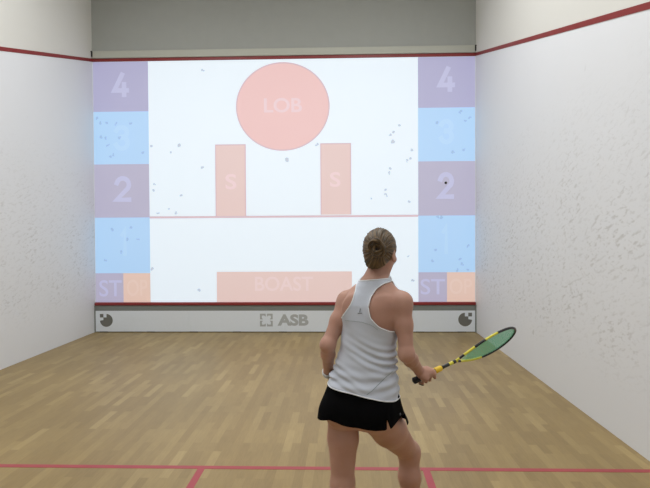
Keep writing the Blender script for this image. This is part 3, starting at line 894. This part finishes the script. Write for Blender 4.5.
def back_x(px, py):         # photo point on the back of the top -> torso-local x and height
    d = 2.57
    for _ in range(4):
        p = A(px, py, d); c = [np.interp(p[2], TA[:, 0], TA[:, j]) for j in (2, 3, 4, 5)]
        lxx = (p[0]-c[1]+(c[0]+.01)*math.sin(c[3]))/math.cos(c[3])
        q = loc2(p[2], lxx, -(c[0]+.01)); d = float((Vector(q)+ROOT-CAM).dot(cF))
    return p[2], lxx
Lp = [back_x(*q) for q in ((352.5, 278), (354.3, 284), (354.6, 291.7), (353, 299), (350.5, 305), (345.5, 312), (339.8, 318.5))]
Rp = [back_x(*q) for q in ((391, 280), (382, 284), (375.5, 289), (370.8, 297), (368.5, 307), (370.3, 318), (377.4, 327.5), (386, 333.5), (396, 337.5))]
arr = lambda p: np.array(sorted(p))
Lp, Rp = arr(Lp), arr(Rp)
c0, c1, c2 = [np.interp(sv[:, 2], TA[:, 0], TA[:, j]) for j in (3, 4, 5)]
dx, dy = sv[:, 0]-c0, sv[:, 1]-c1
slx, sly = dx*np.cos(c2)-dy*np.sin(c2), dx*np.sin(c2)+dy*np.cos(c2); sz = sv[:, 2]
zarmL, zarmR = Lp[0, 0], Rp[0, 0]
def ext(T, z, below): return np.where(z < T[0, 0], T[0, 1]+(T[0, 0]-z)*below, np.interp(z, T[:, 0], T[:, 1]))
gb = np.minimum(slx-ext(Lp, sz, -8), ext(Rp, sz, 8)-slx)
zt = 1.26; fx = np.interp(sz, [zt-.01, zt, zt+.02, zt+.06, 1.36, 1.42, 1.46], [.50, .14, .115, .095, .088, .080, .07])
gf = np.minimum(fx-np.abs(slx), .0+np.interp(np.abs(slx), [0, .03, .055, .075], [1.31, 1.325, 1.37, 1.46])-sz)
wf = np.clip((sly+.02)/.05, 0, 1)
neck = nk0[2]+.006-.30*sly+0*sz-sz+.02*0
neckb = A(370, 280.3, 2.60)[2]-sz + .10*(slx)                  # top edge at the back
gb = np.minimum(gb, np.where(sly < .0, neckb, neckb+.02))
g = gb*(1-wf)+gf*wf
hem = np.interp(slx, [-.17, -.09, 0, .09, .17], [A(325, 382, 2.68)[2], A(343, 388.5, 2.60)[2], A(362, 393.8, 2.55)[2], A(380, 399, 2.52)[2], A(395, 401.5, 2.55)[2]])
g = np.minimum(g, sz-hem)
# drop the neck column above the collar
Vc, Fc, rim = clip(sv, sf, g)
shirt = np_mesh('tank_top', Vc, Fc, m_shirt, person)
sd = shirt.modifiers.new('thick', 'SOLIDIFY'); sd.thickness = .002; sd.offset = -1
piping('piping', Vc, rim, .0030, m_pipe, shirt)
from mathutils.bvhtree import BVHTree
bvh = BVHTree.FromPolygons([tuple(v) for v in Vc], [tuple(f) for f in Fc])
def on_top(px, py, lift=.0):
    o_ = CAM-ROOT; d_ = ray(px, py).normalized()
    hit = bvh.ray_cast(o_, d_)
    return None if hit[0] is None else hit[0]-d_*lift
def surf_tube(name, pix, r, m, parent, lift=0.0, n=24):
    pts = []
    for (xa, ya), (xb, yb) in zip(pix, pix[1:]):
        for k in range(n): 
            p = on_top(xa+(xb-xa)*k/n, ya+(yb-ya)*k/n, lift)
            if p: pts.append(p)
    bm = bmesh.new(); tube(bm, pts, r, seg=6); return obj(name, bm, m, parent, smooth=True)
surf_tube('side_seam', [(392.5, 371.5), (386, 377), (379, 384), (372, 391), (366.5, 395)], .0016, m_seam, shirt)
surf_tube('yoke_seam', [(345, 320.5), (352, 321), (362, 322.2), (371, 325), (378, 330)], .0010, m_seam, shirt)
# small printed mark between the shoulders: an upright bar on a short foot
bm = bmesh.new()
for pa, pb in (((360.3, 308.5), (359.7, 312.2)), ((357.8, 313.2), (362, 313.2))):
    a_, b_ = on_top(*pa, .001), on_top(*pb, .001)
    tube(bm, [a_, a_.lerp(b_, .5), b_], .0019, 6)
obj('printed_mark', bm, m_dgrey, shirt)

# --- skort: flared loft with a slit flap on the right
zc_ = lambda py, d=2.50: A(361, py, d)[2]
zw, zh = zc_(384), zc_(432)
nth, nz_ = 200, 34
TH = 2*np.pi*np.arange(nth)/nth
RAD, ZS, AX = np.zeros((nz_+1, nth)), [], []
for j in range(nz_+1):
    t = j/nz_; z = zw+(zh-.02-zw)*t; ZS.append(z)
    a_, b__, cx, cy, yw = [np.interp(max(z, TA[1, 0]), TA[:, 0], TA[:, i]) for i in (1, 2, 3, 4, 5)]
    AX.append((cx, cy, yw))
    n = 2.2; q = (np.abs(np.cos(TH)/(a_+.004))**n+np.abs(np.sin(TH)/(b__+.004))**n)**(-1/n)
    # reach of the body under the cloth in every direction
    rr = np.arange(.05, .24, .002)
    lxx = rr[:, None]*np.cos(TH)[None]; lyy = rr[:, None]*np.sin(TH)[None]
    X = cx+lxx*math.cos(yw)+lyy*math.sin(yw); Y = cy-lxx*math.sin(yw)+lyy*math.cos(yw)
    ii = [np.clip(np.round((v-B.lo[k])/B.h).astype(int), 0, B.n[k]-1) for k, v in ((0, X), (1, Y))]
    kz = min(B.n[2]-1, int(round((z-B.lo[2])/B.h)))
    ins = Fbody[ii[0], ii[1], kz] < 0
    reach = np.where(ins, rr[:, None], 0).max(0)
    RAD[j] = np.maximum(q, np.minimum(reach+.006, q+.040))
for _ in range(14):          # cloth bridges the hollows of the body
    sm = (np.roll(RAD, 1, 1)+np.roll(RAD, -1, 1))/2; RAD = np.maximum(RAD*.3+sm*.7, RAD-.0015)
for j in range(1, nz_+1): RAD[j] = np.maximum(RAD[j], RAD[j-1]*.9985)
for _ in range(6): RAD[1:-1] = .5*RAD[1:-1]+.25*(RAD[:-2]+RAD[2:])
vs, gs = [], []
for j in range(nz_+1):
    t = j/nz_; cx, cy, yw = AX[j]
    for i in range(nth):
        th = TH[i]
        wv = .005*t*math.sin(th*7+.6)+.003*t*math.sin(th*11+2)
        r0 = RAD[j, i]+.003+(.010+.020*max(0, -math.cos(th))**2+.030*max(0, math.cos(th-.0))**3)*t**1.2+wv
        lxx, lyy = r0*math.cos(th), r0*math.sin(th)
        vs.append((cx+lxx*math.cos(yw)+lyy*math.sin(yw), cy-lxx*math.sin(yw)+lyy*math.cos(yw), ZS[j]))
        gs.append((lxx, lyy, ZS[j]))
vs = np.array(vs); gs = np.array(gs)
qs = np.array([[j*nth+i, j*nth+(i+1) % nth, (j+1)*nth+(i+1) % nth, (j+1)*nth+i] for j in range(nz_) for i in range(nth)])
hemz = np.interp(gs[:, 0], [-.20, -.11, -.05, 0, .1, .165, .2], [zc_(418.5, 2.63), zc_(420, 2.55), zc_(428), zc_(429.5), zc_(430.5), zc_(429.5), zc_(422)])
hemz = np.where(gs[:, 1] > 0.02, zc_(423, 2.65), hemz)
gk = gs[:, 2]-hemz
# slit: an upside-down V cut open at the right side of the back
sl_x = .150; ap = zc_(418)
cutv = np.abs(gs[:, 0]-sl_x-.16*(ap-gs[:, 2]))-.16*(ap-gs[:, 2]); cutv = np.where((gs[:, 1] < .02) & (gs[:, 2] < ap), cutv, .05)
gk = np.minimum(gk, cutv)
Vk, Fk, rk = clip(vs, qs, gk)
skirt = np_mesh('skort', Vk, Fk, m_skirt, person)
sd = skirt.modifiers.new('thick', 'SOLIDIFY'); sd.thickness = .003; sd.offset = 0
bvh = BVHTree.FromPolygons([tuple(v) for v in Vk], [tuple(f) for f in Fk])
p = on_top(399.8, 414.8, .002)
if p:
    bm = bmesh.new()
    for sx in (-1, 1):
        bmesh.ops.create_uvsphere(bm, u_segments=10, v_segments=6, radius=.006, matrix=Matrix.Translation(p+Vector((sx*.002, 0, sx*.003))) @ Matrix.Diagonal((.7, .25, 1, 1)))
    obj('printed_mark', bm, m_dgrey, skirt, smooth=True)
# inner shorts legs under the skirt
K = Field(B.lo, B.ax[0][-1:].tolist()+B.ax[1][-1:].tolist()+B.ax[2][-1:].tolist(), B.h)
K.F = Fbody[:K.n[0], :K.n[1], :K.n[2]].copy()
k1 = int((zc_(428)-B.lo[2])/B.h)-6; k2 = int((zc_(400)-B.lo[2])/B.h)+6
K.F = K.F[:, :, k1:k2]; K.lo = B.lo+V(0, 0, k1*B.h)
kv, kf = K.mesh(iso=.004, smooth=2)
gkk = np.minimum(np.minimum(kv[:, 2]-zc_(421), zc_(400)-kv[:, 2]), np.linalg.norm(kv-(pc+hd*.03), axis=1)-.11)
Vq, Fq, _ = clip(kv, kf, gkk)
np_mesh('inner_shorts', Vq, Fq, m_skirt, skirt)

# --- white wristband, socks, court shoes
m_white = mat('white towelling', (.72, .73, .72), .9, bump=.4, bscale=300)
fd = unit(wrL-elL)
def band(name, c, d, r, w, m, parent, seg=28):
    u = unit(np.cross(d, V(0, 0, 1) if abs(d[2]) < .9 else V(1, 0, 0))); v = np.cross(d, u); bm = bmesh.new(); R_ = []
    prof = [(-w, r-.002), (-w, r+.002), (-w*.6, r+.004), (w*.6, r+.004), (w, r+.002), (w, r-.002)]
    for k in range(seg):
        a0 = 2*math.pi*k/seg
        R_.append([bm.verts.new(c+d*s0+(u*math.cos(a0)+v*math.sin(a0))*rr) for s0, rr in prof])
    for k in range(seg):
        for j in range(len(prof)): bm.faces.new((R_[k][j], R_[k][(j+1) % len(prof)], R_[(k+1) % seg][(j+1) % len(prof)], R_[(k+1) % seg][j]))
    return obj(name, bm, m, parent, smooth=True)
band('wristband', wrL-fd*.006, fd, .0285, .013, m_white, person)
m_shoe = mat('white court shoe', (.68, .68, .66), .5, var=.03); m_sole = mat('gum sole', (.35, .20, .10), .7)
for an_c, toe in ((anL, toeL), (anR, toeR)):
    c = V(an_c[0], an_c[1], 0); sd_ = np.cross(toe, V(0, 0, 1))
    band('sock', V(an_c[0], an_c[1], an_c[2]+.02), V(0, 0, 1.), .037, .035, m_white, person)
    Sf = Field(c-V(.22, .22, .03), c+V(.22, .26, .16), .004)
    Sf.cone(c-toe*.05+V(0, 0, .055), c+toe*.10+V(0, 0, .045), .042, .038, .03); Sf.cone(c+toe*.06+V(0, 0, .04), c+toe*.155+V(0, 0, .034), .042, .030, .03)
    Sf.cone(c-toe*.012+V(0, 0, .06), c-toe*.008+V(0, 0, .095), .042, .042, .03)
    v_, f_ = Sf.mesh(smooth=2); Vs, Fs, _ = clip(v_, f_, np.minimum(v_[:, 2]-.018, .108-v_[:, 2]))
    shoe = np_mesh('court_shoe', Vs, Fs, m_shoe, person)
    bm = bmesh.new(); pr = []
    for k in range(40):
        a0 = 2*math.pi*k/40; L_ = .142 if math.cos(a0) > 0 else .095; wdt = .043+.006*math.cos(a0)
        pr.append(c+toe*(.050*0+.045+L_*math.cos(a0))+sd_*wdt*math.sin(a0))
    a1 = [bm.verts.new((q[0], q[1], .001)) for q in pr]; a2 = [bm.verts.new((q[0], q[1], .024)) for q in pr]
    bm.faces.new(a1[::-1]); bm.faces.new(a2)
    for k in range(40): bm.faces.new((a1[k], a1[(k+1) % 40], a2[(k+1) % 40], a2[k]))
    obj('sole', bm, m_sole, shoe, bev=.003)
    bm = bmesh.new()
    for k in range(5):
        y0 = c+toe*(.035+.018*k)+V(0, 0, .100-.006*k)
        tube(bm, [y0-sd_*.022-V(0, 0, .008), y0, y0+sd_*.022-V(0, 0, .008)], .0025, 6)
    obj('laces', bm, m_white, shoe, smooth=True)

# --- racket
racket = empty('squash_racket', Vector(RB)+ROOT, 'black and yellow squash racket with green strings in the player\'s right hand', 'racket')
pv = unit(np.cross(ra, vdir))
if pv[2] < 0: pv = -pv
tv = unit(np.cross(pv, ra))
PHI = math.radians(-67)
wv_ = unit(pv*math.cos(PHI)+tv*math.sin(PHI)); nv = unit(np.cross(ra, wv_))
rp = lambda s_, w_, n_=0: Vector(ra*s_+wv_*w_+nv*n_)
m_rk = mat('black racket lacquer', (.012, .012, .012), .3); m_yel = mat('yellow racket lacquer', (.72, .66, .06), .35)
m_grip = mat('black grip tape', (.015, .015, .015), .8, bump=.5, bscale=150); m_col = mat('yellow grip collar', (.80, .52, .02), .5)
m_str = mat('green strings', (.13, .52, .30), .4)
bm = bmesh.new(); tube(bm, [rp(s_, 0) for s_ in (0, .004, .012, .03, .08, .135)], [.012, .0175, .0175, .0150, .0138, .0138], 8); obj('grip', bm, m_grip, racket, smooth=True)
bm = bmesh.new(); tube(bm, [rp(s_, 0) for s_ in (.132, .135, .155, .172, .175)], [.013, .0150, .0150, .0145, .012], 12); obj('grip_collar', bm, m_col, racket, smooth=True)
bm = bmesh.new()
sh_pts = [.17, .195, .22, .225, .245, .25, .268]
tube(bm, [rp(s_, 0) for s_ in sh_pts], [.0095, .009, .0088, .0088, .009, .0095, .010], 10, mat=lambda i: 1 if i in (3, 4) else 0)
obj('shaft', bm, [m_rk, m_yel], racket, smooth=True)
# head: teardrop loop from the throat and back
HL0, HL1, HWd = .262, .686, .099
def outline(t):             # t 0..1 from throat round the tip and back
    sgn = 1 if t < .5 else -1; u = t*2 if t < .5 else (1-t)*2       # u: 0 throat .. 1 tip
    th = u*math.pi
    s_ = HL0+(HL1-HL0)*(1-math.cos(th))/2
    w_ = HWd*math.sin(th)**.80*(1 if u > .55 else 1)
    x = (s_-HL0)/(HL1-HL0)
    w_ = HWd*(1-abs((x-.64)/.36)**2.3)**.5 if x > .64 else HWd*(math.sin(x/.64*math.pi/2))**1.12
    return s_, sgn*w_
NL = 120; pts = [outline(k/NL) for k in range(NL+1)]
yel = lambda i: 1 if (4 <= i <= 9 or 14 <= i <= 20 or 27 <= i <= 33 or 89 <= i <= 106 or 111 <= i <= 114) else 0
bm = bmesh.new(); tube(bm, [rp(a_, b_) for a_, b_ in pts], [.0068 if 12 < k < NL-12 else .0062 for k in range(NL+1)], 8, mat=yel)
obj('frame', bm, [m_rk, m_yel], racket, smooth=True)
bm = bmesh.new()
bot = HL0+.085
def halfw(s_):
    x = (s_-HL0)/(HL1-HL0); return HWd*(1-abs((x-.64)/.36)**2.3)**.5 if x > .64 else HWd*(math.sin(x/.64*math.pi/2))**1.12
s_ = bot
while s_ < HL1-.006:
    w_ = halfw(s_)-.004
    if w_ > .012: tube(bm, [rp(s_, -w_, .0008), rp(s_, 0, .0008), rp(s_, w_, .0008)], .00085, 5, cap=False)
    s_ += .0078
for k in range(-12, 13):
    w_ = k*.0079
    ss = [HL0+(HL1-HL0)*j/400 for j in range(401)]
    ok = [q for q in ss if halfw(q)-.003 > abs(w_) and q > bot-.03]
    if len(ok) > 8: tube(bm, [rp(ok[0], w_, -.0008), rp((ok[0]+ok[-1])/2, w_, -.0008), rp(ok[-1], w_, -.0008)], .00085, 5, cap=False)
obj('strings', bm, m_str, racket, smooth=True)
#PERSON-END#
# ------------------------------------------------------------------ render look
sc = bpy.context.scene
w = bpy.data.worlds.new('world'); sc.world = w; w.use_nodes = True
w.node_tree.nodes['Background'].inputs[0].default_value = (.02, .02, .02, 1)
sc.view_settings.view_transform = 'Standard'; sc.view_settings.look = 'None'
sc.view_settings.exposure = 0; sc.view_settings.gamma = 1; sc.view_settings.use_curve_mapping = False
sc.cycles.max_bounces = 8; sc.cycles.diffuse_bounces = 5
sc.cycles.use_denoising = True
